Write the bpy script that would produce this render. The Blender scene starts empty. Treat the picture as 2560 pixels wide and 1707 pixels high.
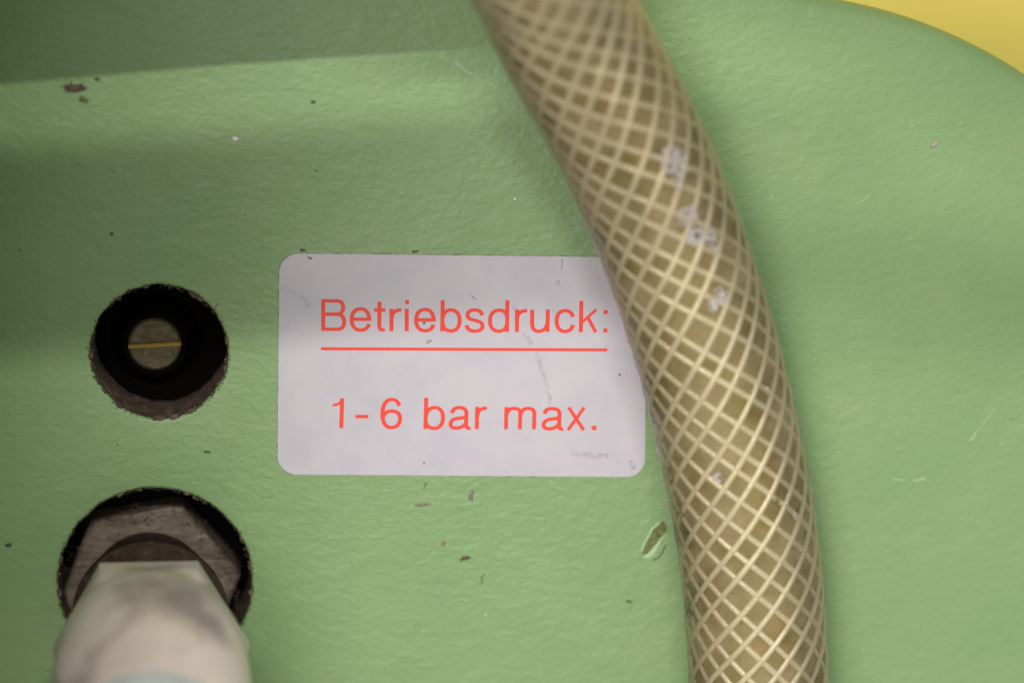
import bpy, bmesh, math, random
from mathutils import Vector, Matrix, noise
random.seed(7)
MM = 0.001
scn = bpy.context.scene
# ------------------------------------------------------------------ camera
CAM = Vector((-30, 95, 420)) * MM
LENS = 112.0
zc = CAM.normalized()
xc = Vector((0, 1, 0)).cross(zc).normalized()
yc = zc.cross(xc).normalized()
cd = bpy.data.cameras.new('camera')
cd.lens = LENS; cd.sensor_width = 36.0
cd.clip_start = 0.01; cd.clip_end = 50
cd.dof.use_dof = True
cd.dof.focus_distance = CAM.length - 0.002
cd.dof.aperture_fstop = 6.8
cam = bpy.data.objects.new('camera', cd)
scn.collection.objects.link(cam)
m = Matrix((xc, yc, zc)).transposed().to_4x4(); m.translation = CAM
cam.matrix_world = m
scn.camera = cam
# ------------------------------------------------------------------ world, lamps, exposure
w = bpy.data.worlds.new('World'); scn.world = w; w.use_nodes = True
bg = w.node_tree.nodes['Background']
bg.inputs[0].default_value = (0.95, 1.0, 0.93, 1); bg.inputs[1].default_value = 0.42

def lamp(name, loc, target, sx, sy, power, col=(1, 1, 1), roll=0):
    l = bpy.data.lights.new(name, 'AREA'); l.shape = 'RECTANGLE'
    l.size = sx; l.size_y = sy; l.energy = power; l.color = col
    o = bpy.data.objects.new(name, l); scn.collection.objects.link(o)
    z = (Vector(loc) - Vector(target)).normalized()
    x = Vector((math.cos(roll), math.sin(roll), 0)); y = z.cross(x).normalized(); x = y.cross(z).normalized()
    mm = Matrix((x, y, z)).transposed().to_4x4(); mm.translation = Vector(loc)
    o.matrix_world = mm
    return o
lamp('tube_lamp', (-0.10, 0.50, 0.90), (0, 0, 0), 0.46, 0.020, 5.8, (1, 0.97, 0.95), math.radians(4.5))
lamp('soft_lamp', (-0.22, 0.05, 0.76), (0, 0, 0), 0.26, 0.26, 2.1, (1, 0.93, 0.95))
scn.view_settings.view_transform = 'Standard'; scn.view_settings.look = 'None'
scn.view_settings.exposure = 0.0; scn.view_settings.gamma = 1.0
scn.render.engine = 'CYCLES'

# ------------------------------------------------------------------ helpers
PXW, PXH = 2560.0, 1707.0
def pix(px, py, z=0.0):
    """point of the picture -> point on the plane z (mm) in the panel's own space, in mm"""
    dx = (px - PXW/2) / PXW * 36.0 / LENS
    dy = -(py - PXH/2) / PXW * 36.0 / LENS
    d = xc*dx + yc*dy - zc
    t = (z*MM - CAM.z) / d.z
    p = CAM + d*t
    return Vector((p.x/MM, p.y/MM, z))

def link(name, me, mat=None, parent=None):
    o = bpy.data.objects.new(name, me); scn.collection.objects.link(o)
    if mat: me.materials.append(mat)
    if parent: o.parent = parent
    return o
def tag(o, label=None, cat=None, group=None, kind=None):
    if label: o['label'] = label
    if cat: o['category'] = cat
    if group: o['group'] = group
    if kind: o['kind'] = kind
    return o
def empty(name, loc):
    o = bpy.data.objects.new(name, None); scn.collection.objects.link(o)
    o.location = Vector(loc)*MM; o.empty_display_size = 0.005
    return o
class MB:
    """collects verts (mm) and faces, makes one mesh object"""
    def __init__(s): s.v = []; s.f = []
    def add(s, vs, fs):
        b = len(s.v); s.v += [Vector(q) for q in vs]; s.f += [tuple(i+b for i in f) for f in fs]
    def build(s, name, mat, parent=None, smooth=True, angle=None, off=(0, 0, 0)):
        off = Vector(off)
        me = bpy.data.meshes.new(name)
        me.from_pydata([tuple((q-off)*MM) for q in s.v], [], s.f)
        bm = bmesh.new(); bm.from_mesh(me); bmesh.ops.recalc_face_normals(bm, faces=bm.faces)
        for f in bm.faces: f.smooth = smooth
        if angle:
            for e in bm.edges:
                if len(e.link_faces) == 2 and e.calc_face_angle(0) > math.radians(angle): e.smooth = False
        bm.to_mesh(me); bm.free()
        return link(name, me, mat, parent)
def lathe(prof, n=72, c=(0, 0, 0), jit=None, cap0=False, cap1=False):
    """prof: list of (r, z)"""
    vs = []; fs = []
    for (r, z) in prof:
        for k in range(n):
            a = 2*math.pi*k/n
            rr = r + (jit(a, z) if jit else 0)
            vs.append((c[0]+rr*math.cos(a), c[1]+rr*math.sin(a), c[2]+z))
    for i in range(len(prof)-1):
        for k in range(n):
            k2 = (k+1) % n
            fs.append((i*n+k, i*n+k2, (i+1)*n+k2, (i+1)*n+k))
    if cap0: fs.append(tuple(range(n)))
    if cap1: fs.append(tuple((len(prof)-1)*n+k for k in range(n)))
    return vs, fs
def tube(path, r, n=6, flat=1.0, frames=None, caps=True):
    vs = []; fs = []
    L = len(path)
    for i, p in enumerate(path):
        p = Vector(p)
        t = (Vector(path[min(i+1, L-1)]) - Vector(path[max(i-1, 0)])).normalized()
        if frames: nn = frames[i]
        else: nn = Vector((0, 0, 1)) if abs(t.z) < .9 else Vector((1, 0, 0))
        b = t.cross(nn).normalized(); nn = b.cross(t).normalized()
        rr = r(i/(L-1)) if callable(r) else r
        for k in range(n):
            a = 2*math.pi*k/n
            vs.append(p + b*math.cos(a)*rr + nn*math.sin(a)*rr*flat)
    for i in range(L-1):
        for k in range(n):
            k2 = (k+1) % n
            fs.append((i*n+k, i*n+k2, (i+1)*n+k2, (i+1)*n+k))
    if caps: fs += [tuple(range(n)), tuple((L-1)*n+k for k in range(n))]
    return vs, fs

# ------------------------------------------------------------------ materials
def mat(name, col, rough=0.5, metal=0.0, spec=0.5):
    M = bpy.data.materials.new(name); M.use_nodes = True
    b = M.node_tree.nodes['Principled BSDF']
    b.inputs['Base Color'].default_value = (*col, 1); b.inputs['Roughness'].default_value = rough
    b.inputs['Metallic'].default_value = metal; b.inputs['Specular IOR Level'].default_value = spec
    return M
class NT:
    def __init__(s, M): s.t = M.node_tree; s.b = s.t.nodes['Principled BSDF']; s.tc = s.t.nodes.new('ShaderNodeTexCoord')
    def n(s, typ, **kw):
        q = s.t.nodes.new(typ)
        for k, v in kw.items(): setattr(q, k, v)
        return q
    def l(s, a, b): s.t.links.new(a, b)
    def mapping(s, rot=(0, 0, 0), scale=(1, 1, 1), loc=(0, 0, 0), src='Object'):
        q = s.n('ShaderNodeMapping'); s.l(s.tc.outputs[src], q.inputs['Vector'])
        q.inputs['Rotation'].default_value = rot; q.inputs['Scale'].default_value = scale; q.inputs['Location'].default_value = loc
        return q.outputs[0]
    def noise(s, scale, detail=3, rough=.5, vec=None, dist=0):
        q = s.n('ShaderNodeTexNoise'); q.inputs['Scale'].default_value = scale; q.inputs['Detail'].default_value = detail
        q.inputs['Roughness'].default_value = rough; q.inputs['Distortion'].default_value = dist
        s.l(vec if vec else s.tc.outputs['Object'], q.inputs['Vector']); return q.outputs['Fac']
    def ramp(s, fac, stops):
        q = s.n('ShaderNodeValToRGB'); s.l(fac, q.inputs[0]); e = q.color_ramp.elements
        while len(e) < len(stops): e.new(.5)
        for i, (p, c) in enumerate(stops):
            e[i].position = p; e[i].color = (*c, 1) if len(c) == 3 else c
        return q.outputs[0]
    def mix(s, fac, a, b, mode='MIX'):
        q = s.n('ShaderNodeMix', data_type='RGBA', blend_type=mode)
        for inp, v in ((0, fac), (6, a), (7, b)):
            if isinstance(v, (int, float)): q.inputs[inp].default_value = v
            elif isinstance(v, tuple): q.inputs[inp].default_value = (*v, 1)
            else: s.l(v, q.inputs[inp])
        return q.outputs[2]
    def math(s, op, a, b=0.0):
        q = s.n('ShaderNodeMath', operation=op)
        for i, v in enumerate((a, b)):
            if isinstance(v, (int, float)): q.inputs[i].default_value = v
            else: s.l(v, q.inputs[i])
        return q.outputs[0]
    def bump(s, h, dist, strength=1.0, prev=None):
        q = s.n('ShaderNodeBump'); s.l(h, q.inputs['Height']); q.inputs['Distance'].default_value = dist
        q.inputs['Strength'].default_value = strength
        if prev: s.l(prev, q.inputs['Normal'])
        return q.outputs[0]

# green hammered machine paint
Mgreen = mat('green_paint', (.27, .42, .17), .42)
g = NT(Mgreen)
mv = g.mapping(rot=(0, 0, math.radians(28)), scale=(.72, 1.1, 1))
big = g.noise(340, 2, .5, mv, .3)
mid = g.noise(760, 3, .55, mv, .4)
fine = g.noise(1500, 2, .5)
h = g.math('ADD', g.math('MULTIPLY', big, .62), g.math('MULTIPLY', mid, .6))
h = g.math('ADD', h, g.math('MULTIPLY', fine, .22))
area = g.noise(14, 2)
h = g.math('MULTIPLY', h, g.math('ADD', g.math('MULTIPLY', area, 1.1), .35))
g.l(g.bump(h, .00030), g.b.inputs['Normal'])
cvar = g.ramp(g.noise(60, 4, .6), [(.3, (.232, .385, .158)), (.5, (.252, .396, .165)), (.72, (.280, .405, .175))])
dirt = g.ramp(g.noise(520, 5, .7, g.mapping(scale=(1, 1, 1), loc=(.3, .1, 0))), [(.70, (0, 0, 0)), (.80, (1, 1, 1))])
cvar = g.mix(g.math('MULTIPLY', dirt, .35), cvar, (.12, .15, .07))
g.l(cvar, g.b.inputs['Base Color'])
g.l(g.math('ADD', g.math('MULTIPLY', g.noise(90, 3), .2), .33), g.b.inputs['Roughness'])

# dusty lint on hole walls
Mlint = mat('brown_lint', (.16, .115, .085), .95, spec=.1)
g = NT(Mlint)
g.l(g.ramp(g.noise(700, 5, .7), [(.3, (.07, .055, .035)), (.5, (.16, .115, .085)), (.72, (.36, .27, .22))]), g.b.inputs['Base Color'])
g.l(g.bump(g.noise(1800, 4, .7), .0006), g.b.inputs['Normal'])
Mfibre = mat('lint_fibre', (.13, .085, .06), .9, spec=.1)
Mblack = mat('black_plastic', (.004, .003, .0025), .8, spec=.04)
g = NT(Mblack); g.l(g.bump(g.noise(900, 3), .0001), g.b.inputs['Normal'])
Mvoid = mat('void_black', (.006, .005, .004), .7, spec=.1)  # near-black colour stands in for the unlit void inside the holes
Mbrass = mat('tarnished_brass', (.20, .13, .045), .55, .5)
g = NT(Mbrass)
g.l(g.ramp(g.noise(900, 5, .65), [(.3, (.07, .055, .028)), (.6, (.14, .11, .055)), (.85, (.24, .18, .08))]), g.b.inputs['Base Color'])
g.l(g.bump(g.noise(1500, 3), .00012), g.b.inputs['Normal'])
Mbrasslit = mat('lit_brass', (.95, .66, .14), .4, .1)  # lighter gold paints the lamp light on the slot's lower wall
# greasy dusty nut
Mnut = mat('dusty_steel', (.2, .16, .12), .7, spec=.3)
g = NT(Mnut)
st = g.mapping(rot=(0, 0, math.radians(-35)), scale=(.35, 1.5, 1))
g.l(g.ramp(g.noise(420, 5, .7, st), [(.25, (.10, .075, .052)), (.45, (.22, .17, .125)), (.62, (.33, .265, .20)), (.75, (.62, .56, .46))]), g.b.inputs['Base Color'])
g.l(g.bump(g.noise(900, 5, .7, st), .0006), g.b.inputs['Normal'])
Mneck = mat('greasy_lint', (.06, .045, .036), .9, spec=.1)
g = NT(Mneck)
g.l(g.ramp(g.noise(600, 5, .7), [(.3, (.035, .023, .016)), (.6, (.085, .057, .042)), (.8, (.19, .13, .10))]), g.b.inputs['Base Color'])
g.l(g.bump(g.noise(1500, 4, .7), .0005), g.b.inputs['Normal'])
Malu = mat('worn_aluminium', (.6, .52, .44), .42, .15)
g = NT(Malu)
c0 = g.ramp(g.noise(55, 3, .5), [(.30, (.54, .46, .40)), (.55, (.70, .61, .54)), (.8, (.78, .70, .65))])
c1 = g.ramp(g.noise(85, 3, .5, g.mapping(loc=(.011, .02, 0))), [(.50, (0, 0, 0)), (.68, (1, 1, 1))])
g.l(g.mix(g.math('MULTIPLY', c1, .8), c0, (.22, .18, .16)), g.b.inputs['Base Color'])
g.l(g.bump(g.noise(300, 4), .0002), g.b.inputs['Normal'])
Mcap = mat('blue_grey_metal', (.50, .54, .55), .35, .3)
g = NT(Mcap)
g.l(g.ramp(g.noise(150, 4, .6), [(.35, (.48, .50, .50)), (.6, (.60, .63, .64)), (.8, (.66, .68, .69))]), g.b.inputs['Base Color'])
# sticker
Mst = mat('silver_film', (.70, .66, .69), .40, 0.0)
g = NT(Mst)
cc = g.ramp(g.noise(110, 4, .6), [(.3, (.55, .525, .58)), (.5, (.605, .565, .61)), (.7, (.63, .60, .62))])
sm = g.ramp(g.noise(240, 6, .75, g.mapping(loc=(.07, .02, 0))), [(.66, (0, 0, 0)), (.80, (1, 1, 1))])
cc = g.mix(g.math('MULTIPLY', sm, .30), cc, (.42, .38, .36))
g.l(cc, g.b.inputs['Base Color'])
g.l(g.bump(g.noise(150, 3, .5), .00025, .6, g.bump(g.noise(3500, 2), .00001)), g.b.inputs['Normal'])
Mred = mat('red_print', (.95, .065, .035), .42)
Mstain = mat('grey_stain', (.33, .29, .31), .7)
g = NT(Mstain)   # thin broken dirt film: partly see-through
tr = g.n('ShaderNodeBsdfTransparent'); mx = g.n('ShaderNodeMixShader')
g.l(g.ramp(g.noise(1400, 3), [(.38, (0, 0, 0)), (.66, (.20, .20, .20))]), mx.inputs[0])
g.l(tr.outputs[0], mx.inputs[1]); g.l(g.b.outputs[0], mx.inputs[2])
g.l(mx.outputs[0], [q for q in g.t.nodes if q.type == 'OUTPUT_MATERIAL'][0].inputs[0])
Myellow = mat('yellow_enamel', (.93, .74, .15), .33)
g = NT(Myellow); g.l(g.bump(g.noise(30, 2), .002), g.b.inputs['Normal'])
Mgrey = mat('grey_blocker', (.16, .17, .15), .5)  # surface of the added light blockers
g = NT(Mgrey); g.l(g.bump(g.noise(500, 3), .0002), g.b.inputs['Normal'])
Mchip = mat('bare_chip', (.16, .18, .05), .8)
g = NT(Mchip)
g.l(g.ramp(g.noise(1300, 5, .7), [(.3, (.07, .085, .02)), (.55, (.19, .21, .07)), (.75, (.33, .27, .14))]), g.b.inputs['Base Color'])
g.l(g.bump(g.noise(1500, 4), .0004), g.b.inputs['Normal'])
Mflake = mat('pale_green_edge', (.42, .58, .31), .5)
Mpurple = mat('purple_brown_lint', (.17, .10, .09), .95, spec=.1)
Mpink = mat('dusty_pink_lint', (.33, .22, .20), .9, spec=.1)
Mwhite = mat('white_crumb', (.8, .8, .78), .35)
Mdark = mat('dark_dirt', (.11, .14, .075), .9, spec=.1)
Mscr = mat('pale_scratch', (.37, .52, .28), .3)

# hose
Mcore = mat('olive_liner', (.25, .19, .06), .6)
g = NT(Mcore)
g.l(g.ramp(g.noise(190, 5, .6), [(.28, (.185, .125, .022)), (.5, (.255, .192, .036)), (.7, (.40, .28, .12))]), g.b.inputs['Base Color'])
g.b.inputs['Subsurface Weight'].default_value = .25
g.b.inputs['Subsurface Radius'].default_value = (.004, .003, .001); g.b.inputs['Subsurface Scale'].default_value = 1.0
Myarn = mat('cream_yarn', (.86, .78, .56), .37, 0, .5)
g = NT(Myarn); g.b.inputs['IOR'].default_value = 2.7; g.l(g.bump(g.noise(2600, 2), .00012), g.b.inputs['Normal'])
Mpvc = mat('clear_pvc', (.5, .38, .2), .22)
g = NT(Mpvc)
outn = [q for q in g.t.nodes if q.type == 'OUTPUT_MATERIAL'][0]
tr = g.n('ShaderNodeBsdfTransparent'); tr.inputs[0].default_value = (.985, .965, .89, 1)
haze = g.n('ShaderNodeBsdfDiffuse'); haze.inputs[0].default_value = (.62, .50, .29, 1)
mx1 = g.n('ShaderNodeMixShader')
hz = g.math('ADD', g.math('MULTIPLY', g.ramp(g.noise(150, 4, .65), [(.35, (0, 0, 0)), (.7, (1, 1, 1))]), .34), .07)
g.l(hz, mx1.inputs[0]); g.l(tr.outputs[0], mx1.inputs[1]); g.l(haze.outputs[0], mx1.inputs[2])
gl = g.n('ShaderNodeBsdfGlossy'); gl.inputs['Roughness'].default_value = .33
bp = g.bump(g.noise(260, 4, .6), .0004); g.l(bp, gl.inputs['Normal'])
fr = g.n('ShaderNodeFresnel'); fr.inputs[0].default_value = 1.5
mx2 = g.n('ShaderNodeMixShader'); g.l(g.math('MULTIPLY', fr.outputs[0], .85), mx2.inputs[0]); g.l(mx1.outputs[0], mx2.inputs[1]); g.l(gl.outputs[0], mx2.inputs[2])
g.l(mx2.outputs[0], outn.inputs[0])
Mresid = mat('white_residue', (.66, .60, .58), .5)
Mgrime = mat('black_grime', (.06, .05, .03), .8)
for MM_, lo in ((Mresid, .95), (Mgrime, .55)):
    g = NT(MM_)
    tr = g.n('ShaderNodeBsdfTransparent'); mx = g.n('ShaderNodeMixShader')
    g.l(g.ramp(g.noise(1500, 4, .7), [(.42, (0, 0, 0)), (.60, (lo, lo, lo))]), mx.inputs[0])
    g.l(tr.outputs[0], mx.inputs[1]); g.l(g.b.outputs[0], mx.inputs[2])
    g.l(mx.outputs[0], [q for q in g.t.nodes if q.type == 'OUTPUT_MATERIAL'][0].inputs[0])

# ------------------------------------------------------------------ yellow surface far behind
mb = MB()
nx = 12
for i in range(nx+1):
    x = -500 + i*1300/nx
    for y, z in ((-500, -118), (300, -118), (560, -112), (640, -80)):
        mb.v.append(Vector((x, y, z)))
for i in range(nx):
    for j in range(3): mb.f.append((i*4+j, (i+1)*4+j, (i+1)*4+j+1, i*4+j+1))
yb = mb.build('yellow_cover', Myellow)
tag(yb, 'smooth glossy yellow sheet metal, out of focus beyond the curved edge of the green panel', 'machine cover')

# ------------------------------------------------------------------ green panel with two holes
H1 = pix(398, 880); R1 = 9.22
H2 = pix(388, 1453); R2 = 13.2
def rag(seed, amp):
    return lambda a, z=0: amp*(noise.noise(Vector((math.cos(a)*5+seed, math.sin(a)*5, seed)))*1.0 + noise.noise(Vector((math.cos(a)*14+seed, math.sin(a)*14, 3.0)))*.6)
rag1, rag2 = rag(1.3, .16), rag(8.1, .17)
E0 = pix(2344, 68, -8); C = pix(1838, 1203, -8)
RC = (E0 - C).length
# outline of the rim (ccw): arc from east to north, then straight on to the left
out = []
N = 64
for k in range(N+1):
    a = math.radians(-20 + 98*k/N)
    out.append(Vector((C.x + RC*math.cos(a), C.y + RC*math.sin(a), 0)))
tl = out[-1]
out += [Vector((tl.x - d, tl.y + d*.21, 0)) for d in (15, 40, 70, 100, 130, 160)]
out += [Vector((-150, 85, 0)), Vector((-152, -95, 0)), Vector((0, -98, 0)), Vector((100, -98, 0)), Vector((out[0].x+4, -60, 0))]
def offs(pts, d):
    n = len(pts); r = []
    for i in range(n):
        t = (pts[(i+1) % n] - pts[i-1]).normalized()
        r.append(pts[i] + Vector((-t.y, t.x, 0))*d)      # inward for ccw
    return r
rings = []
F = 2.0
for k in range(9):
    a = math.pi/2*k/8
    rings.append([Vector((p.x, p.y, -F*1.1 + F*1.1*math.sin(a))) for p in offs(out, F*(1-math.cos(a)))])
rings.append([Vector((p.x, p.y, 0)) for p in offs(out, F+.8)])
bm = bmesh.new()
def addring(pts): return [bm.verts.new(p*MM) for p in pts]
low = addring([Vector((p.x, p.y, -4.2)) for p in out])
prev = low
for r in rings:
    cur = addring(r)
    n = len(cur)
    for i in range(n): bm.faces.new((prev[i], prev[(i+1) % n], cur[(i+1) % n], cur[i]))
    prev = cur
edges = [bm.edges.get((prev[i], prev[(i+1) % len(prev)])) for i in range(len(prev))]
def circ(c, R, rg, dz, grow, n=120): return [Vector((c.x + (R+grow+rg(2*math.pi*k/n))*math.cos(2*math.pi*k/n), c.y + (R+grow+rg(2*math.pi*k/n))*math.sin(2*math.pi*k/n), dz)) for k in range(n)]
for c, R, rg in ((H1, R1, rag1), (H2, R2, rag2)):
    a = addring(circ(c, R, rg, 0, .5)); b = addring(circ(c, R, rg, -.06, .18)); d = addring(circ(c, R, rg, -.35, 0)); e = addring(circ(c, R, rg, -14, 0))
    for u, v in ((a, b), (b, d), (d, e)):
        for i in range(120): bm.faces.new((u[i], u[(i+1) % 120], v[(i+1) % 120], v[i]))
    edges += [bm.edges.get((a[i], a[(i+1) % 120])) for i in range(120)]
bmesh.ops.triangle_fill(bm, use_beauty=True, use_dissolve=False, edges=edges)
bmesh.ops.recalc_face_normals(bm, faces=bm.faces)
for f in bm.faces: f.smooth = True
me = bpy.data.meshes.new('green_panel'); bm.to_mesh(me); bm.free()
panel = link('green_panel', me, Mgreen)
tag(panel, 'green painted cast metal panel with rounded corner and two round holes', 'machine panel')

def lining(c, R, rg, depth, lab):
    def j(a, z): return rg(a) - .12 + .16*noise.noise(Vector((math.cos(a)*R*.9, math.sin(a)*R*.9, z*.8)))
    prof = [(R, -.30 - depth*i/10) for i in range(11)]
    vs, fs = lathe(prof, 120, (c.x, c.y, 0), j)
    mb = MB(); mb.add(vs, fs)
    return tag(mb.build('hole_lining', Mlint, panel), lab)
lining(H1, R1, rag1, 10.5, 'brown dusty wall of the smaller upper hole')
lining(H2, R2, rag2, 13, 'dark dusty wall of the larger lower hole')
for c, R in ((H1, R1), (H2, R2)):
    mb = MB(); vs, fs = lathe([(R+1, -13.9), (.01, -13.9)], 48, (c.x, c.y, 0)); mb.add(vs, fs); mb.build('hole_floor', Mvoid, panel)  # backing painted near-black so the hole ends in darkness
def fringe(c, R, n, lab, a0=0, a1=360):
    mb = MB()
    for _ in range(n):
        a = math.radians(random.uniform(a0, a1)); r = R + random.uniform(-.25, .25)
        p = Vector((c.x + r*math.cos(a), c.y + r*math.sin(a), random.uniform(-.6, .05)))
        d = Vector((math.cos(a+random.uniform(-1.4, 1.4)), math.sin(a+random.uniform(-1.4, 1.4)), random.uniform(-.3, .5)))
        L = random.uniform(.10, .28) if random.random() < .96 else random.uniform(.4, .7); b = Vector((random.uniform(-.5, .5), random.uniform(-.5, .5), random.uniform(-.2, .3)))*L
        path = [p, p + d*L*.35 + b*.2, p + d*L*.7 + b*.6, p + d*L + b]
        for q in path: q.z = max(q.z, .03) if (q - c).to_2d().length > R+.1 else q.z
        vs, fs = tube(path, random.uniform(.03, .07), 4); mb.add(vs, fs)
    bm = bmesh.new(); bmesh.ops.create_icosphere(bm, subdivisions=1, radius=1)
    iv = [v.co.copy() for v in bm.verts]; ff = [tuple(v.index for v in f.verts) for f in bm.faces]; bm.free()
    for _ in range(260):
        a = math.radians(random.uniform(a0, a1)); dens = noise.noise(Vector((math.cos(a)*3, math.sin(a)*3, R)))
        if dens < -.05: continue
        r = R + random.uniform(-.3, .12); sz = random.uniform(.04, .15)*(.6+dens*1.3)*(1.5 if math.sin(a) < .1 and R < 10 else 1); rz = random.uniform(0, 3)
        vs = []
        for v in iv:
            q = Vector((v.x*sz*1.5, v.y*sz, v.z*sz*.7))*(1+.4*noise.noise(v*3+Vector((a*9, 0, 0)))); q.rotate(Matrix.Rotation(rz, 3, 'Z')); vs.append(q + Vector((c.x+r*math.cos(a), c.y+r*math.sin(a), -.05)))
        mb.add(vs, ff)
    o = mb.build('lint_fringe', Mlint, panel); tag(o, lab, kind='stuff'); return o
fringe(H1, R1, 130, 'fuzzy brown lint round the rim of the upper hole')
fringe(H2, R2, 200, 'fuzzy dark lint round the rim of the lower hole', -30, 215)
# clumps of lint along the rim
def clump(c, R, a, s, M, par):
    mb = MB(); vs = []; n = 14
    p = Vector((c.x + (R-.05)*math.cos(a), c.y + (R-.05)*math.sin(a), -.1))
    bm = bmesh.new(); bmesh.ops.create_icosphere(bm, subdivisions=2, radius=1)
    vv = [v.co.copy() for v in bm.verts]; ff = [tuple(v.index for v in f.verts) for f in bm.faces]; bm.free()
    for v in vv:
        k = 1 + .6*noise.noise(v*2.2 + p)
        q = Vector((v.x*s*1.6*k, v.y*s*.8*k, v.z*s*.45*k)); q.rotate(Matrix.Rotation(a+math.pi/2, 3, 'Z')); vs.append(p+q)
    mb.add(vs, ff); return mb
for c, R, lst in ((H1, R1, [(100, .35), (58, .5), (52, .4), (8, .35), (182, .4), (190, .3), (232, .4), (268, .5), (282, .45), (-40, .3), (215, .3)]),
                  (H2, R2, [(110, .4), (98, .25), (70, .3), (165, .35), (186, .45), (-8, .4), (25, .3)])):
    for a, s in lst:
        clump(c, R, math.radians(a), s, Mlint, panel).build('lint_clump', Mlint, panel)

# paint chip beside the hose
def pp(l, z=0): return [pix(x, y, z) for x, y in l]
chip = [(1604, 1386), (1610, 1358), (1622, 1340), (1634, 1322), (1646, 1308), (1660, 1303), (1668, 1316), (1664, 1332), (1650, 1342), (1642, 1358), (1632, 1370), (1618, 1384)]
mb = MB(); o2 = pp(chip, .03); cen = sum(o2, Vector())/len(o2); n = len(o2)
mb.add(o2 + [Vector((cen.x, cen.y, .05))], [(i, (i+1) % n, n) for i in range(n)])
tag(mb.build('paint_chip', Mchip, panel), 'bare olive patch where green paint has flaked off')
def ribbon(lst, wd, z0, z1, M, nm, par, px=True, seed=0):
    P = pp(lst, 0) if px else [Vector(q) for q in lst]
    mb = MB(); n = len(P)
    for i, p in enumerate(P):
        t = (P[min(i+1, n-1)] - P[max(i-1, 0)]).normalized(); s = Vector((-t.y, t.x, 0))
        ww = (wd(i/(n-1)) if callable(wd) else wd)/2
        mb.v += [p + s*ww + Vector((0, 0, z0)), p + Vector((0, 0, z1)), p - s*ww + Vector((0, 0, z0))]
    for i in range(n-1):
        a, b = i*3, i*3+3
        mb.f += [(a, a+1, b+1, b), (a+1, a+2, b+2, b+1)]
    return mb.build(nm, M, par)
ribbon([(1607, 1392), (1620, 1391), (1634, 1380), (1645, 1362), (1656, 1345), (1668, 1334)], lambda t: .25+.7*math.sin(math.pi*min(t*1.3, 1)), .02, .28, Mflake, 'paint_flake', panel)
ribbon([(1604, 1378), (1612, 1356), (1624, 1336), (1630, 1322), (1640, 1313), (1650, 1306)], .35, .02, .2, Mflake, 'paint_flake', panel)
o = ribbon([(1632, 1400), (1648, 1392), (1656, 1380), (1664, 1362)], .22, .015, .03, Mdark, 'crack', panel)
# scratches in the paint
for lst, wd in ((((1012, 68), (1060, 105), (1100, 138), (1128, 155), (1150, 170)), .14), (((1136, 150), (1160, 175), (1182, 188)), .28), (((1225, 205), (1240, 220)), .25),
                (((2232, 1198), (2262, 1200)), .22), (((2284, 1200), (2300, 1199), (2314, 1194)), .35), (((2426, 1102), (2440, 1080)), .3), (((2440, 1080), (2490, 1020)), .1),
                (((2140, 510), (2160, 500), (2176, 485)), .12), (((1985, 450), (1996, 444)), .2), (((2272, 316), (2286, 314)), .15), (((2300, 340), (2350, 336)), .08),
                (((1928, 498), (1931, 486)), .15)):
    ribbon(lst, wd, .012, .035, Mscr, 'scratch', panel)

# ------------------------------------------------------------------ black ring with brass screw in the upper hole
zr = -9.7
rc = pix(400, 840, zr)
ring = empty('screw_recess', (rc.x, rc.y, zr))
tag(ring, 'black plastic ring with a slotted brass screw set deep in the upper hole', 'bushing')
c0 = Vector((rc.x, rc.y, 0))
mb = MB(); vs, fs = lathe([(9.6, -3), (9.6, -.15), (9.2, 0), (4.0, .02), (3.9, -.2), (3.9, -5)], 96, (0, 0, 0)); mb.add(vs, fs)
mb.build('ring', Mblack, ring)
mb = MB(); vs, fs = lathe([(4.2, -5), (.01, -5)], 48, (0, 0, 0)); mb.add(vs, fs); mb.build('ring_floor', Mvoid, ring)
# screw head: two half discs either side of the slot
sc = pix(386, 861, -5.4) - Vector((rc.x, rc.y, zr))
def halfdisc(r, z0, z1, y0, sign, n=32):
    vs = []; a0 = math.asin(y0/r)
    ang = [a0 + (math.pi-2*a0)*k/n for k in range(n+1)]
    rim = [Vector((r*math.cos(a), sign*r*math.sin(a), 0)) for a in ang]
    rin = [Vector(((r-.3)*math.cos(a), sign*max((r-.3)*math.sin(a), y0), 0)) for a in ang]
    m_ = len(rim)
    vs = [p+Vector((0, 0, z0)) for p in rim] + [p+Vector((0, 0, z1-.25)) for p in rim] + [p+Vector((0, 0, z1)) for p in rin]
    fs = []
    for i in range(m_-1):
        fs += [(i, i+1, m_+i+1, m_+i), (m_+i, m_+i+1, 2*m_+i+1, 2*m_+i)]
    fs.append(tuple(2*m_+i for i in range(m_)))
    return vs, fs, rim, rin
RS = 3.62
mb = MB(); vs, fs = lathe([(6.2, -4.2), (4.5, -.5), (4.2, -.12), (3.74, -.1), (3.70, -3)], 72, (sc.x, sc.y, sc.z)); mb.add(vs, fs)
mb.build('plug', Mblack, ring)
rot = Matrix.Rotation(math.radians(2.2), 3, 'Z')
for sign in (1, -1):
    vs, fs, rim, rin = halfdisc(RS, -4, 0, .36, sign)
    mb = MB(); mb.add([rot @ v + sc for v in vs], fs); mb.build('screw_head', Mbrass, ring, angle=30)
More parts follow.
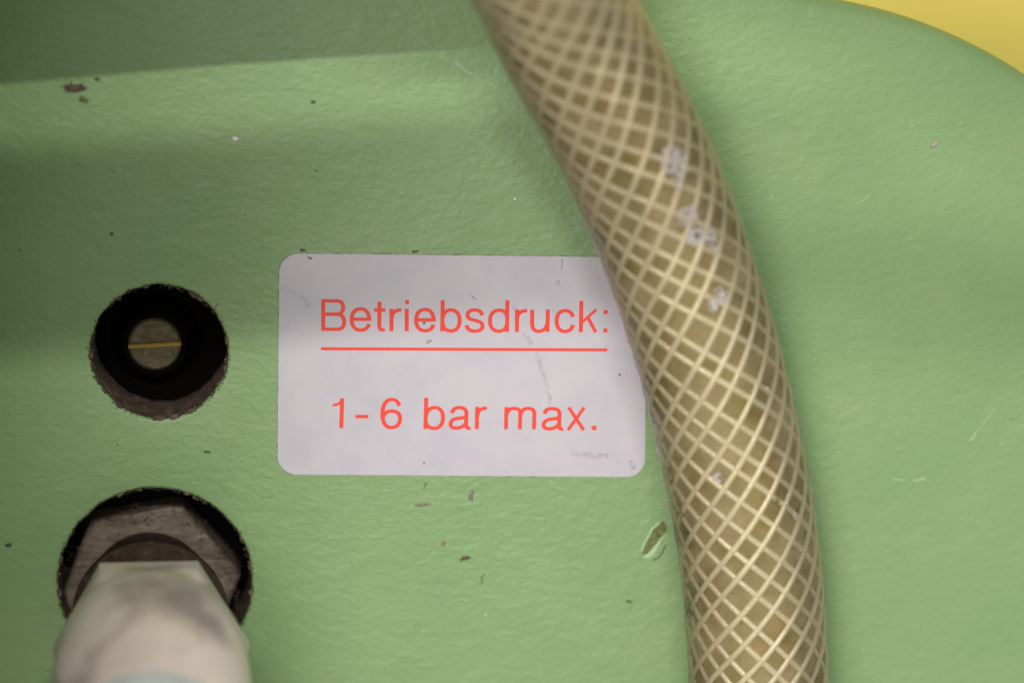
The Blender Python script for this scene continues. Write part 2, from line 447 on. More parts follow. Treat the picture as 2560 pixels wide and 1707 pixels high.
# slot walls and floor (lower wall coloured bright gold to look lamp-lit)
for sign, M in ((1, Mbrass), (-1, Mbrasslit)):
    x = RS-.05; y = sign*.358
    vs = [(-x, y, 0), (x, y, 0), (x, y+sign*-.0, -1.9), (-x, y, -1.9)]
    if sign < 0: vs = [(-x, y, -.03), (x, y, -.03), (x, y+.38, -1.0), (-x, y+.38, -1.0)]
    mb = MB(); mb.add([rot @ Vector(v) + sc for v in vs], [(0, 1, 2, 3)]); mb.build('slot_wall', M, ring, smooth=False)
mb = MB(); mb.add([rot @ Vector(v) + sc for v in ((-RS, -.36, -1.9), (RS, -.36, -1.9), (RS, .36, -1.9), (-RS, .36, -1.9))], [(0, 1, 2, 3)]); mb.build('slot_floor', Mbrass, ring)

# ------------------------------------------------------------------ hose fitting in the lower hole
hc = pix(375, 1474, -6); hf = pix(378, 1606, 17)
print('hex centres', hc, hf, H2)
fit = empty('hose_fitting', (hc.x, hc.y, -6))
tag(fit, 'blurred pale metal pipe fitting with dusty hexagonal nut sticking out of the lower hole', 'pipe fitting')
def hexloft(levels, rotdeg, sub=1):
    """levels: (R, z, cx, cy, round 0..1)"""
    vs = []; fs = []; n = 48
    for (R, z, cx, cy, rd) in levels:
        for k in range(n):
            a = 2*math.pi*k/n
            aa = (a - math.radians(rotdeg)) % (math.pi/3) - math.pi/6
            rh = R*math.cos(math.pi/6)/math.cos(aa)
            r = rh*(1-rd) + R*.985*rd if rd < 1 else R
            vs.append((cx + r*math.cos(a), cy + r*math.sin(a), z))
    L = len(levels)
    for i in range(L-1):
        for k in range(n):
            k2 = (k+1) % n; fs.append((i*n+k, i*n+k2, (i+1)*n+k2, (i+1)*n+k))
    fs.append(tuple((L-1)*n+k for k in range(n)))
    return vs, fs
D = Vector((0, 0, -6))
mb = MB(); vs, fs = hexloft([(12.75, -6, 0, 0, 0), (12.75, -.5, 0, 0, 0), (12.3, 0, 0, 0, 0)], 9+0); mb.add(vs, fs)
mb.build('hex_nut', Mnut, fit, angle=25)
mb = MB()
for _ in range(260):
    a = random.uniform(0, 6.283); r = 8.4 + 4.0*math.sqrt(random.random())
    p = Vector((r*math.cos(a), r*math.sin(a), -.05))
    if abs(p.x) > 12.3 or abs(p.y) > 12.3: continue
    d = Vector((random.uniform(-1, 1), random.uniform(-1, 1), random.uniform(.0, .5))).normalized()*random.uniform(.3, 1.1)
    b = Vector((random.uniform(-.3, .3), random.uniform(-.3, .3), .1))
    vs, fs = tube([p, p+d*.5+b, p+d], random.uniform(.03, .07), 4); mb.add(vs, fs)
o = mb.build('nut_lint', Mlint, fit); o['kind'] = 'stuff'; o['label'] = 'matted brown lint lying on the hexagonal nut'
ax = Vector((hf.x-hc.x, hf.y-hc.y, 23))
def axp(z): return (ax.x*(z+6)/23, ax.y*(z+6)/23)
a_, b_ = axp(-6), axp(17)
mb = MB(); 
vs2 = []
neck = [(8.3, -6.4), (8.3, 4.6), (10.5, 5.0), (10.6, 7), (9.6, 7.4), (9.6, 17.2)]
for r, z in neck:
    cx, cy = axp(z)
    for k in range(72):
        a = 2*math.pi*k/72; vs2.append((cx + r*math.cos(a), cy + r*math.sin(a), z+6))
mb.add(vs2, [(i*72+k, i*72+(k+1) % 72, (i+1)*72+(k+1) % 72, (i+1)*72+k) for i in range(5) for k in range(72)])
mb.build('neck', Mneck, fit)
def bend(z):
    cx, cy = axp(z)
    return cx, cy - (.022*(z-24)**2 if z > 24 else 0)
lv = []
for R, z, rd in ((12.4, 16.6, 0), (12.8, 17, 0), (12.8, 20.2, 0), (12.5, 21.2, .5), (12.0, 22.4, .9), (12.0, 23.4, 1), (12.4, 26, 1), (12.6, 30, 1), (12.7, 34, 1), (12.6, 38, 1), (12.5, 42, 1), (12.3, 46, 1), (11, 50, 1)):
    cx, cy = bend(z); lv.append((R, z+6, cx, cy, rd))
mb = MB(); vs, fs = hexloft(lv, 0); mb.add(vs, fs)
mb.f.append(tuple(range(48)))
mb.build('hex_body', Malu, fit, angle=24)
lv = []
for R, z in ((11.6, 41), (12.2, 41.8), (12.6, 43), (12.7, 48), (12.6, 52), (12.0, 57), (11.0, 60), (9, 61.5)):
    cx, cy = bend(z); lv.append((R, z+6, cx, cy, 1))
mb = MB(); vs, fs = hexloft(lv, 0); mb.add(vs, fs)
mb.build('collar', Mcap, fit, angle=50)

# ------------------------------------------------------------------ sticker
TL, TR, BR, BL = [pix(x, y, .12) for x, y in ((698, 633), (1618, 643.5), (1613, 1193), (693, 1186))]
def quad(u, v): return TL*(1-u)*(1-v) + TR*u*(1-v) + BR*u*v + BL*(1-u)*v
WU, HV = (TR-TL).length, (BL-TL).length
rad = 2.65
outl = []
for cu, cv, a0 in ((rad/WU, rad/HV, 180), (1-rad/WU, rad/HV, 270), (1-rad/WU, 1-rad/HV, 0), (rad/WU, 1-rad/HV, 90)):
    for k in range(11):
        a = math.radians(a0 + 9*k)
        outl.append((cu + rad/WU*math.cos(a), cv + rad/HV*math.sin(a)))
sc0 = quad(.5, .5)
stk = empty('sticker', (sc0.x, sc0.y, 0))
tag(stk, 'silvery white rounded sticker with red lettering Betriebsdruck 1-6 bar max., partly under the hose', 'sticker')
OFF = Vector((sc0.x, sc0.y, 0))
# grid film: fine quads inside, so the film can carry gentle waves
bm = bmesh.new()
def zs(u, v): return .12
top = []
P0 = [quad(u, v) for u, v in outl]
cenp = sum(P0, Vector())/len(P0)
def inset(d):
    r = []
    n = len(P0)
    for i in range(n):
        t = (P0[(i+1) % n]-P0[i-1]).normalized(); s = Vector((t.y, -t.x, 0))
        r.append(P0[i] + s*d)
    return r
r0 = [Vector((p.x, p.y, .0)) for p in P0]
r1 = [Vector((p.x, p.y, .09)) for p in P0]
r2 = [Vector((p.x, p.y, .12)) for p in inset(.05)]
mb = MB(); n = len(P0)
mb.add(r0 + r1 + r2, [(k*n+i, k*n+(i+1) % n, (k+1)*n+(i+1) % n, (k+1)*n+i) for k in (0, 1) for i in range(n)] + [tuple(2*n+i for i in range(n))])
mb.build('film', Mst, stk, angle=20, off=OFF)
g0 = []
for i, p in enumerate(P0):
    t = (P0[(i+1) % n]-P0[i-1]).normalized(); g0.append((p, Vector((t.y, -t.x, 0))))
gp = []
for i in range(n):
    (p, d), (q, e) = g0[i], g0[(i+1) % n]
    m_ = max(1, int((q-p).length/.35))
    for k in range(m_):
        u = k/m_; c_ = p.lerp(q, u); dd = d.lerp(e, u)
        gp.append(c_ - dd*max(0, .03 + .10*noise.noise(c_*1.3) + .06*noise.noise(c_*4)))
ng = len(gp); cg = sum(gp, Vector())/ng
mb = MB(); mb.add([Vector((p.x, p.y, .012)) for p in gp] + [Vector((cg.x, cg.y, .012))], [(i, (i+1) % ng, ng) for i in range(ng)])
mb.build('edge_grime', Mdark, stk, off=OFF)
# --- lettering, stroke by stroke
def parse(s):
    tok = s.replace('M', ' M ').replace('L', ' L ').replace('C', ' C ').split()
    i = 0; pts = []; cmd = None
    while i < len(tok):
        if tok[i] in 'MLC': cmd = tok[i]; i += 1
        if cmd in 'ML': pts.append((float(tok[i]), float(tok[i+1]))); i += 2
        else:
            c = [float(q) for q in tok[i:i+6]]; i += 6; p0 = pts[-1]
            for k in range(1, 13):
                t = k/12; u = 1-t
                pts.append((u**3*p0[0]+3*u*u*t*c[0]+3*u*t*t*c[2]+t**3*c[4], u**3*p0[1]+3*u*u*t*c[1]+3*u*t*t*c[3]+t**3*c[5]))
    return pts
Z1, Z2, Z3, Z4 = (780, 720, 5.88), (1160, 720, 5.88), (800, 960, 5.88), (1160, 960, 4.704)
def glyph(zm, strokes, wv=60, wh=51, parent=None, name='letter'):
    ox, oy, s = zm; mb = MB(); lay = 0
    for st in strokes:
        w0 = None
        if isinstance(st, tuple): st, w0 = st
        pts = parse(st)
        # densify straight runs not needed; dedupe
        q = [pts[0]]
        for p in pts[1:]:
            if math.dist(p, q[-1]) > .5: q.append(p)
        n = len(q); vs = []
        zz = .138 + .0016*lay; lay += 1
        for i, p in enumerate(q):
            a = q[max(i-1, 0)]; b = q[min(i+1, n-1)]
            tx, ty = b[0]-a[0], b[1]-a[1]; L = math.hypot(tx, ty); tx /= L; ty /= L
            ww = w0 if w0 else wh + (wv-wh)*ty*ty
            for sg in (1, -1):
                vs.append(pix(ox + (p[0] - ty*ww/2*sg)/s, oy + (p[1] + tx*ww/2*sg)/s, zz))
        mb.add(vs, [(2*i, 2*i+1, 2*i+3, 2*i+2) for i in range(n-1)])
    return mb.build(name, Mred, parent, smooth=False, off=OFF)
E1 = ["M585 459L870 459", "M842 482C842 360 790 306 715 306C630 306 582 370 582 465C582 560 635 618 712 618C780 618 825 585 838 527"]
def sh(strs, dx, dy):
    r = []
    for s in strs:
        o = ''; i = 0
        tok = s.replace('M', ' M ').replace('L', ' L ').replace('C', ' C ').split(); par = 0
        for t in tok:
            if t in 'MLC': o += t; par = 0
            else: o += f' {float(t)+(dx if par == 0 else dy)}'; par ^= 1
        r.append(o)
    return r
R_ = ["M1168 305L1168 635", "M1172 440C1178 365 1215 325 1312 320"]
glyph(Z1, ["M165 164L165 628", "M140 188L375 188C486 188 486 384 375 384L160 384", "M372 384C506 386 506 605 385 605L140 605"], parent=stk)
glyph(Z1, E1, parent=stk)
glyph(Z1, ["M992 200L990 560C990 612 1015 616 1072 610", "M915 322L1078 322"], parent=stk)
glyph(Z1, R_, parent=stk)
glyph(Z1, ["M1392 305L1392 635", ("M1398 178L1398 238", 58)], parent=stk)
glyph(Z1, sh(E1, 947, 9), parent=stk)
glyph(Z1, ["M1922 180L1914 637", "M1924 430C1935 355 1985 323 2045 323C2125 323 2170 385 2170 475C2170 570 2125 630 2045 630C1985 630 1930 600 1920 520"], parent=stk)
glyph(Z2, ["M266 402C258 345 215 322 160 322C95 322 52 350 52 398C52 450 95 458 160 475C225 492 272 505 272 560C272 610 225 633 155 633C90 633 45 600 38 545"], parent=stk)
glyph(Z2, ["M638 180L632 642", "M634 420C620 350 575 326 515 326C430 326 382 390 382 480C382 575 430 634 510 634C575 634 622 600 632 530"], parent=stk)
glyph(Z2, ["M780 315L778 645", "M782 448C788 375 825 336 928 331"], parent=stk)
glyph(Z2, ["M1003 318L1001 520C1003 595 1035 636 1095 636C1165 636 1215 590 1226 510", "M1233 315L1227 645"], parent=stk)
glyph(Z2, ["M1600 424C1590 365 1550 332 1485 332C1405 332 1362 395 1362 485C1362 575 1405 637 1480 637C1550 637 1590 600 1600 540"], parent=stk)
glyph(Z2, ["M1726 190L1717 650", ("M1735 502L1945 318", 42), ("M1818 425L1936 650", 52)], parent=stk)
glyph(Z2, [("M2082 326L2082 385", 60), ("M2078 592L2078 652", 60)], parent=stk, name='colon')
uo = ribbon([(802, 871), (1160, 872.4), (1518, 874)], .41, .138, .139, Mred, 'underline', stk); uo.location = -OFF*MM
glyph(Z3, ["M325 208L313 645", ("M185 309C262 304 312 280 331 208", 36)], parent=stk, name='digit')
glyph(Z3, ["M520 475L712 475"], parent=stk, name='hyphen')
glyph(Z3, ["M1166 320C1150 260 1115 225 1055 225C970 225 920 300 918 440C916 570 970 638 1050 638", "M1046 638C1130 638 1178 580 1178 505C1178 435 1130 395 1060 395C985 395 935 430 922 500"], parent=stk, name='digit')
glyph(Z3, ["M1562 198L1549 658", "M1557 470C1570 380 1620 345 1690 345C1765 345 1808 400 1808 490C1808 590 1760 648 1680 648C1610 648 1560 610 1552 540"], parent=stk)
glyph(Z3, ["M1938 427C1950 370 1990 345 2045 345C2120 345 2155 375 2152 430L2148 570C2146 640 2165 652 2215 645", "M2150 470C2120 500 2070 495 2010 505C1950 515 1918 545 1918 590C1918 625 1950 645 1995 645C2080 645 2148 600 2150 545"], parent=stk)
glyph(Z4, ["M155 265L150 528", "M158 372C160 310 190 284 272 281"], 48, 40, stk)
glyph(Z4, ["M498 268L493 530", "M500 362C510 305 545 285 590 285C640 285 662 305 662 350L656 530", "M664 362C675 305 710 285 755 285C805 285 830 310 828 355L822 530"], 47, 40, stk)
glyph(Z4, ["M948 350C955 300 985 287 1035 287C1090 287 1125 305 1124 355L1119 470C1117 522 1130 533 1168 527", "M1122 385C1095 410 1050 405 1005 415C960 425 935 450 935 480C935 510 960 525 1000 525C1065 525 1118 490 1120 440"], 47, 40, stk)
glyph(Z4, [("M1232 274L1408 540", 41), ("M1414 274L1222 540", 39)], 44, 38, stk)
glyph(Z4, [("M1532 487L1530 540", 54)], parent=stk, name='full_stop')
# creases, scuffs and pits in the film
for lst, wd in ((((1308, 832), (1322, 846), (1330, 862)), .7), (((1338, 880), (1348, 905), (1354, 925), (1368, 965), (1377, 1010)), .55), (((1428, 1128), (1452, 1136), (1500, 1140), (1520, 1138)), .8),
                (((1544, 1146), (1549, 1160)), .45), (((1280, 762), (1290, 778), (1300, 772)), .35), (((1578, 1148), (1585, 1172)), .8), (((700, 718), (740, 735), (790, 765)), .5)):
    o = ribbon(lst, wd, .145, .146, Mstain, 'crease', stk); o.location = -OFF*MM

# ------------------------------------------------------------------ lint, crumbs and fibres lying about
def speck(name, px, py, rx, ry, rz, ang, M, label, cat, z=0.0, group=None, hairs=0):
    c = pix(px, py, z)
    bm = bmesh.new(); bmesh.ops.create_icosphere(bm, subdivisions=3, radius=1)
    rm = Matrix.Rotation(math.radians(ang), 3, 'Z')
    for v in bm.verts:
        k = 1 + .75*noise.noise(v.co*1.9 + c*3) + .35*noise.noise(v.co*5 + c)
        q = rm @ Vector((v.co.x*rx*k, v.co.y*ry*k, v.co.z*rz)); v.co = (q + Vector((0, 0, rz*.75)))*MM
    for f in bm.faces: f.smooth = True
    me = bpy.data.meshes.new(name); bm.to_mesh(me); bm.free()
    o = link(name, me, M); o.location = c*MM
    tag(o, label, cat, group)
    if hairs:
        mb = MB()
        for _ in range(hairs):
            a = random.uniform(0, 6.28); r = random.uniform(.3, .9)
            p = rm @ Vector((rx*r*math.cos(a), ry*r*math.sin(a), 0)) + Vector((0, 0, rz))
            d = rm @ Vector((math.cos(a)*rx, math.sin(a)*ry*1.3, 0)); b = Vector((random.uniform(-.3, .3), random.uniform(-.3, .3), random.uniform(0, .3)))
            vs, fs = tube([p, p+d*.4+b*.5, p+d*.8+b], .035, 4); mb.add(vs, fs)
        h = mb.build('hair_tuft', M, o); h['kind'] = 'stuff'
    return o
def fibre(name, pts, r, M, label, cat='fibre', z=.06, group=None):
    P = pp(pts, z); c = P[0]
    Q = []
    for i in range(len(P)-1):
        for k in range(4): Q.append(P[i].lerp(P[i+1], k/4))
    Q.append(P[-1]); Q = [q - c + Vector((0, 0, .05*math.sin(i*.9))) for i, q in enumerate(Q)]
    mb = MB(); vs, fs = tube(Q, r, 5); mb.add(vs, fs)
    o = mb.build(name, M); o.location = c*MM; return tag(o, label, cat, group)
speck('lint_tuft', 186, 221, 1.05, .45, .25, -4, Mpurple, 'dark purple brown lint tuft on the green panel, upper left', 'lint', hairs=22)
speck('lint_speck', 209, 250, .55, .35, .15, -30, Mchip, 'small olive lint speck just below the dark purple tuft', 'lint')
speck('lint_speck', 243, 198, .3, .2, .12, 10, Mdark, 'tiny dark speck to the right of the purple tuft', 'lint')
speck('white_crumb', 588, 347, .5, .26, .15, 0, Mwhite, 'pale oval crumb in the bright band of the green panel', 'crumb')
speck('white_crumb', 1287, 497, .2, .2, .16, 0, Mwhite, 'tiny bright white crumb on green paint between sticker and bright band', 'crumb')
speck('lint_speck', 1054, 1261, .8, .15, .12, 4, Mpink, 'flat pinkish lint strip on the green panel below the sticker', 'lint', hairs=6)
speck('lint_speck', 1179, 1238, .2, .6, .12, -12, Mpink, 'upright pinkish lint sliver just under the lower edge of the sticker', 'lint', hairs=6)
speck('lint_speck', 1163, 1394, .5, .2, .18, 14, Mpurple, 'purplish lint speck alone on green paint well below the sticker', 'lint', hairs=9)
speck('lint_speck', 1108, 1358, .2, .26, .1, 0, Mpink, 'faint tiny pink speck above the purplish lint speck', 'lint')
speck('dirt_speck', 518, 1129, .42, .13, .12, -8, Mdark, 'small dark dirt speck left of the sticker between the two holes', 'dirt')
speck('dirt_speck', 280, 585, .22, .2, .12, 0, Mdark, 'round dark dirt speck on green paint above the upper hole', 'dirt')
speck('dirt_speck', 22, 1361, .35, .22, .12, 0, Mdark, 'dark dirt speck at the far left edge of the picture', 'dirt')
speck('dirt_speck', 1037, 629, .45, .12, .08, 4, Mdark, 'dark dirt caught against the middle of the sticker top edge', 'dirt')
speck('dirt_speck', 757, 625, .3, .14, .08, 0, Mdark, 'dark dirt near the top left corner of the sticker', 'dirt')
speck('dirt_speck', 1572, 1502, .4, .15, .1, -10, Mdark, 'thin dark dirt mark low down beside the hose', 'dirt')
speck('dirt_speck', 783, 256, .25, .18, .1, 0, Mdark, 'small dark dirt speck inside the bright band', 'dirt')
speck('crumb', 2337, 360, .62, .18, .16, 42, mat('beige_crumb', (.55, .45, .38), .6), 'slanted beige crumb on green paint at the right side', 'crumb')
fibre('fibre', ((1211, 1434), (1203, 1444), (1206, 1452), (1200, 1462)), .055, Mdark, 'short crooked dark fibre on green paint right of the purplish lint')
fibre('fibre', ((1066, 1206), (1062, 1214), (1060, 1222)), .06, Mdark, 'short dark fibre right under the lower edge of the sticker')
# fine dust lying on the paint
for nm, M, cnt, lab in (('pale_dust', Mwhite, 45, 'fine pale dust grains scattered over the green panel'), ('dark_dust', Mdark, 40, 'fine dark dust grains scattered over the green panel')):
    mb = MB(); bm = bmesh.new(); bmesh.ops.create_icosphere(bm, subdivisions=1, radius=1)
    iv = [v.co.copy() for v in bm.verts]; ff = [tuple(v.index for v in f.verts) for f in bm.faces]; bm.free()
    k = 0
    while k < cnt:
        p = Vector((random.uniform(-72, 75), random.uniform(-48, 48), 0))
        if (p-H1).length < 11 or (p-H2).length < 15 or (TL.x-1 < p.x < TR.x+1 and BL.y-1 < p.y < TL.y+1) or (p.x > 50 and p.y > 30): continue
        r = random.uniform(.03, .085) * (1.5 if random.random() < .12 else 1); e = random.uniform(1, 2.4); a = random.uniform(0, 3.1)
        vs = []
        for v in iv:
            q = Vector((v.x*r*e, v.y*r, v.z*r*.7)); q.rotate(Matrix.Rotation(a, 3, 'Z')); vs.append(p+q+Vector((0, 0, r*.5)))
        mb.add(vs, ff); k += 1
    tag(mb.build(nm, M), lab, kind='stuff')
# on the sticker
speck('grit', 1060, 807, .14, .14, .08, 0, Mdark, 'black grit grain on the letter e in the middle of Betriebsdruck', 'grit', .12)
speck('grit', 1066, 801, .22, .08, .06, 10, Mstain, 'grey smear of grit on the crossbar of the second letter e', 'grit', .14)
speck('grit', 1072, 853, .36, .14, .12, 28, mat('beige_fleck', (.5, .43, .34), .7), 'beige fleck on the sticker just above the red underline', 'fleck', .12)
speck('grit', 1549, 936, .12, .12, .08, 0, Mdark, 'black grit grain near the right edge of the sticker beside the hose', 'grit', .12)
speck('grit', 1394, 706, .26, .22, .14, 0, mat('clear_blob', (.62, .56, .57), .1), 'small clear glossy blob near the top right of the sticker', 'blob', .12)
speck('grit', 820, 961, .25, .12, .06, 20, mat('cream_fleck', (.82, .74, .55), .6), 'cream fleck on the sticker above the digit one', 'fleck', .12)
speck('grit', 1060, 1157, .1, .1, .06, 0, Mdark, 'black dot low on the sticker beneath the word bar', 'grit', .12)
speck('grit', 775, 645, .28, .1, .06, -30, Mdark, 'dark nick by the top left corner of the sticker', 'grit', .12)
speck('grit', 768, 764, .22, .16, .08, 0, Mstain, 'grey speck on the sticker left of the capital B', 'grit', .14)
fibre('fibre', ((1178, 738), (1185, 746), (1190, 747)), .035, Mdark, 'tiny v shaped dark hair above the letters of the top line', z=.16)
fibre('fibre', ((1404, 648), (1406, 660), (1403, 672)), .03, Mdark, 'fine curved grey hair near the top edge of the sticker by the hose', z=.16)

# ------------------------------------------------------------------ hose
V = 2560/2352
ctl = [((880, -640), 78), ((1020, -420), 52), ((1140, -230), 29), ((1237, -77), 21.5), ((1314, 84), 17.0), ((1443, 322), 13.2), ((1546, 565), 11.2), ((1638, 855), 10.2), ((1706, 1172), 9.8), ((1737, 1440), 9.7), ((1743, 1720), 9.8), ((1736, 2000), 10), ((1715, 2300), 10.5)]
CP = [pix(x*V, y*V, z) for (x, y), z in ctl]
path = []
for i in range(1, len(CP)-2):
    p0, p1, p2, p3 = CP[i-1:i+3]
    for k in range(24):
        t = k/24
        path.append(.5*((2*p1) + (-p0+p2)*t + (2*p0-5*p1+4*p2-p3)*t*t + (-p0+3*p1-3*p2+p3)*t**3))
# arc length resample
S = [0]
for i in range(1, len(path)): S.append(S[-1] + (path[i]-path[i-1]).length)
def at(s):
    import bisect
    i = min(max(bisect.bisect(S, s)-1, 0), len(S)-2)
    return path[i].lerp(path[i+1], (s-S[i])/(S[i+1]-S[i]))
NS = int(S[-1]/.8); AX = [at(S[-1]*i/NS) for i in range(NS+1)]
TT = [(AX[min(i+1, NS)]-AX[max(i-1, 0)]).normalized() for i in range(NS+1)]
NN = [Vector((0, 0, 1))]
NN[0] = (NN[0]-TT[0]*NN[0].dot(TT[0])).normalized()
for i in range(1, NS+1):
    q = NN[-1] - TT[i]*NN[-1].dot(TT[i]); NN.append(q.normalized())
def onhose(s, th, r):
    f = max(0, min(s/S[-1]*NS, NS-1e-6)); i = int(f); u = f-i
    c = AX[i].lerp(AX[i+1], u); t = TT[i].lerp(TT[i+1], u).normalized(); n_ = NN[i].lerp(NN[i+1], u)
    n_ = (n_ - t*n_.dot(t)).normalized(); b = t.cross(n_)
    d = n_*math.cos(th) + b*math.sin(th)
    return c + d*r, d
ROUT = 9.62
hb = AX[NS//2]
hose = empty('braided_hose', (hb.x, hb.y, 0)); HO = Vector((hb.x, hb.y, 0))
tag(hose, 'translucent olive plastic hose with crossed cream yarn reinforcement running down over the sticker corner', 'hose')
def ridge(s, th):
    q = 0
    for fam, o in ((1, .35), (-1, 0)):
        ph = ((th - fam*2*math.pi*s/PITCH - o)*NY/(2*math.pi)) % 1.0
        d = min(ph, 1-ph); q = max(q, math.exp(-(d/.13)**2)*(1 if fam > 0 else .6))
    return q
def hosetube(r, name, M, n=72, ridged=False):
    mb = MB()
    for i in range(NS+1):
        b = TT[i].cross(NN[i])
        for k in range(n):
            a = 2*math.pi*k/n; rr = r + (.13*ridge(S[-1]*i/NS, a) + .05*noise.noise(Vector((i*.12, math.cos(a)*3, math.sin(a)*3))) if ridged else 0)
            mb.v.append(AX[i] + (NN[i]*math.cos(a) + b*math.sin(a))*rr)
    for i in range(NS):
        for k in range(n):
            k2 = (k+1) % n; mb.f.append((i*n+k, i*n+k2, (i+1)*n+k2, (i+1)*n+k))
    return mb.build(name, M, hose, off=HO)
hosetube(8.92, 'inner_liner', Mcore)
NY = 14; PITCH = 62.0
hosetube(ROUT-.06, 'outer_wall', Mpvc, 156, True)
for fam, rr in ((1, 9.25), (-1, 8.97)):
    for j in range(NY):
        pts = []; fr_ = []
        ph = 2*math.pi*(j + .30*noise.noise(Vector((j*1.7+.4, fam*3.3, .2))))/NY + (.35 if fam > 0 else 0)
        n = int(S[-1]/1.3)
        for k in range(n+1):
            s = S[-1]*k/n
            th = ph + fam*2*math.pi*s/PITCH + .028*noise.noise(Vector((s*.09, j*1.3, fam*2.2)))
            p, d = onhose(s, th, rr); pts.append(p); fr_.append(d)
        wv = lambda t, j=j: .42 + .09*noise.noise(Vector((t*40, j, 0)))
        vs, fs = tube(pts, wv, 8, .8, fr_); mb = MB(); mb.add(vs, fs)
        mb.build('yarn', Myarn, hose, off=HO)
# dirt film patches stuck on the hose skin: find s, theta for a picture point by search
def nearest(px, py):
    best = None
    for i in range(0, NS, 1):
        for k in range(-40, 41):
            th = k*math.pi/80
            b = TT[i].cross(NN[i]); p = AX[i] + (NN[i]*math.cos(th) + b*math.sin(th))*ROUT
            q = p*MM - CAM; dz = -q.dot(zc); X = q.dot(xc)/dz*LENS/36*PXW + PXW/2; Y = -q.dot(yc)/dz*LENS/36*PXW + PXH/2
            e = (X-px)**2 + (Y-py)**2
            if best is None or e < best[0]: best = (e, S[-1]*i/NS, th)
    return best[1], best[2]
def patch(px, py, ls, lt, M, nm, tilt=0):
    s0, t0 = nearest(px, py); mb = MB(); G = 8
    for a in range(G+1):
        for b in range(G+1):
            u, v = a/G*2-1, b/G*2-1
            # square to disc, ragged
            uu = u*math.sqrt(1-v*v/2); vv = v*math.sqrt(1-u*u/2)
            k = 1 + .35*noise.noise(Vector((uu*2+px, vv*2+py, 0)))
            uu *= k; vv *= k
            ds = uu*ls*math.cos(tilt) - vv*lt*math.sin(tilt); dt = uu*ls*math.sin(tilt) + vv*lt*math.cos(tilt)
            p, d = onhose(s0+ds, t0+dt/ROUT, ROUT + .08 + .09*max(0, 1-uu*uu-vv*vv)*abs(noise.noise(Vector((uu*6, vv*6, px))))*1.5)
            mb.v.append(p)
    for a in range(G):
        for b in range(G): mb.f.append((a*(G+1)+b, (a+1)*(G+1)+b, (a+1)*(G+1)+b+1, a*(G+1)+b+1))
    mb.build(nm, M, hose, off=HO)
for x, y, a, b in ((1683, 395, 1.9, 1.7), (1700, 420, 1.3, 1.6), (1722, 545, 1.5, 1.5), (1735, 575, 1.2, .9), (1745, 600, 1.1, 1.6), (1785, 610, 2.2, .8), (1800, 740, 1.3, .9), (1780, 770, .9, .6), (1695, 462, 1.4, .6), (1915, 975, .5, .4), (1985, 1292, .6, .4), (1790, 1195, .9, .7)):
    patch(x, y, a, b, Mresid, 'dirt_patch')
for x, y, a, b in ((1632, 1045, 1.6, .7), (1605, 985, 1.7, .6), (1580, 920, 1.6, .5), (1673, 1190, 1.3, 1.0), (1700, 1270, 1.5, .9), (1940, 1242, .8, .4), (1715, 1440, 1.8, .9), (1560, 850, 1.6, .4), (1690, 1345, 1.8, .9), (1720, 1520, 1.6, 1.1)):
    patch(x, y, a, b, Mgrime, 'dirt_patch')

# ------------------------------------------------------------------ added light blockers outside the frame, shaped to shade the panel
def bar(name, pts, hw, hz, M, label, cat, bolts=True):
    """flat bar with bevelled section following pts (mm)"""
    sec = [(-hw, -hz*.6), (-hw*.9, -hz), (hw*.9, -hz), (hw, -hz*.6), (hw, hz*.6), (hw*.9, hz), (-hw*.9, hz), (-hw, hz*.6)]
    mb = MB(); n = len(sec); L = len(pts)
    for i, p in enumerate(pts):
        p = Vector(p); t = (Vector(pts[min(i+1, L-1)]) - Vector(pts[max(i-1, 0)])); t.z *= .0; t.normalize()
        s = Vector((-t.y, t.x, 0))
        for a, b in sec: mb.v.append(p + s*a + Vector((0, 0, b)))
    for i in range(L-1):
        for k in range(n):
            k2 = (k+1) % n; mb.f.append((i*n+k, i*n+k2, (i+1)*n+k2, (i+1)*n+k))
    mb.f += [tuple(range(n)), tuple((L-1)*n+k for k in range(n))]
    o = mb.build(name, M, angle=30)
    return tag(o, label, cat)
def yA(px, py): return pix(px, py)
def shadow_of(px, py, z): # a point at height z whose shadow from the tube lamp falls near this place
    p = pix(px, py); k = z/900.0
    return Vector((p.x + (0 - p.x)*0, p.y + (500 - p.y)*k/(1-0*k), z))
D22 = Vector((0, 22, 0))
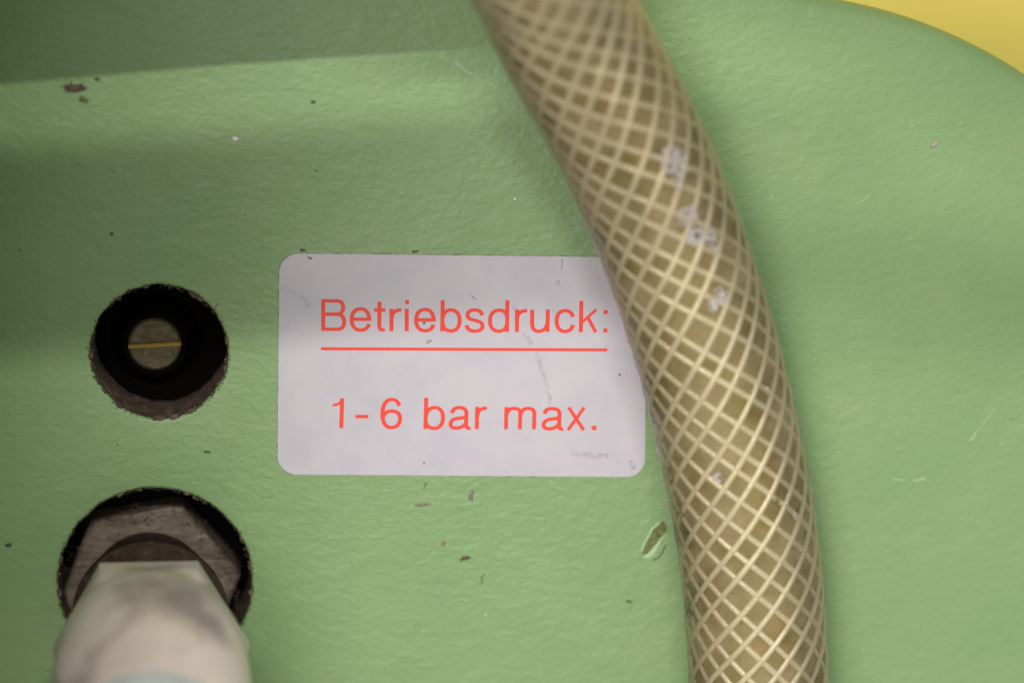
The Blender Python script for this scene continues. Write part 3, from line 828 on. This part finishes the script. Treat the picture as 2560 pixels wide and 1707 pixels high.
bar('lower_blocker', [shadow_of(-700, 270, 46)+D22, shadow_of(0, 205, 34)+D22, shadow_of(600, 152, 24)+D22, shadow_of(1130, 118, 18)+D22], 22, 1.5, Mgrey,
    'added grey light blocker, flat bar above the top edge of the picture, nearest the green panel', 'light blocker')  # added bar, casts the shadow along the panel's upper left
a0 = shadow_of(-900, 655, 165); a1 = shadow_of(300, 592, 165); a2 = shadow_of(1140, 552, 165)
bar('upper_blocker', [a0, a1, a2], 10.6, 3, Mgrey, 'added grey light blocker, bar high above the top edge of the picture, left of the hose', 'light blocker')  # added bar, casts the softer second shadow band
bar('side_blocker', [shadow_of(1700, 75, 80)+D22, shadow_of(2150, 190, 80)+D22, shadow_of(2600, 380, 80)+D22*.8, shadow_of(3100, 680, 80)+D22*.6], 17, 2, Mgrey,
    'added grey light blocker, curved bar above the top right corner of the picture', 'light blocker')  # added bar, darkens the panel towards its curved edge
bar('rear_blocker', [shadow_of(1950, 640, 160), shadow_of(2300, 710, 160), shadow_of(2800, 830, 160), shadow_of(3400, 1000, 160)], 7.5, 2, Mgrey,
    'added grey light blocker, narrow bar high above the picture and right of the hose', 'light blocker')  # added bar, casts the soft shadow right of the hose
mb = MB()
hd = [(-190, -140), (-80, -140), (-77, -134), (-71, 190), (-77, 196), (-190, 196)]
n = len(hd)
for z in (150, 153): mb.v += [Vector((x, y, z)) for x, y in hd]
mb.f += [(i, (i+1) % n, n+(i+1) % n, n+i) for i in range(n)] + [tuple(range(n)), tuple(n+i for i in range(n))]
tag(mb.build('flap_blocker', Mgrey, angle=20), 'added grey light blocker, thin sheet standing out above the left edge of the picture', 'cover flap')  # added sheet, holds back lamp light over the panel's left side
mb = MB()
hs = [(-150, -112), (-94, -112), (-88, -106), (-86, 0), (-86, 62), (-90, 70), (-150, 74)]
n = len(hs)
for z, k in ((-20, 0), (46, 0), (50, 4)):
    for x, y in hs: mb.v.append(Vector((x - (k if x > -100 else 0), y, z)))
mb.f += [(l*n+i, l*n+(i+1) % n, (l+1)*n+(i+1) % n, (l+1)*n+i) for l in (0, 1) for i in range(n)] + [tuple(2*n+i for i in range(n))]
tag(mb.build('left_blocker', Mgrey, angle=25), 'added dark grey light blocker rising just outside the left edge of the picture', 'machine housing')  # added block, keeps light off the panel's left edge
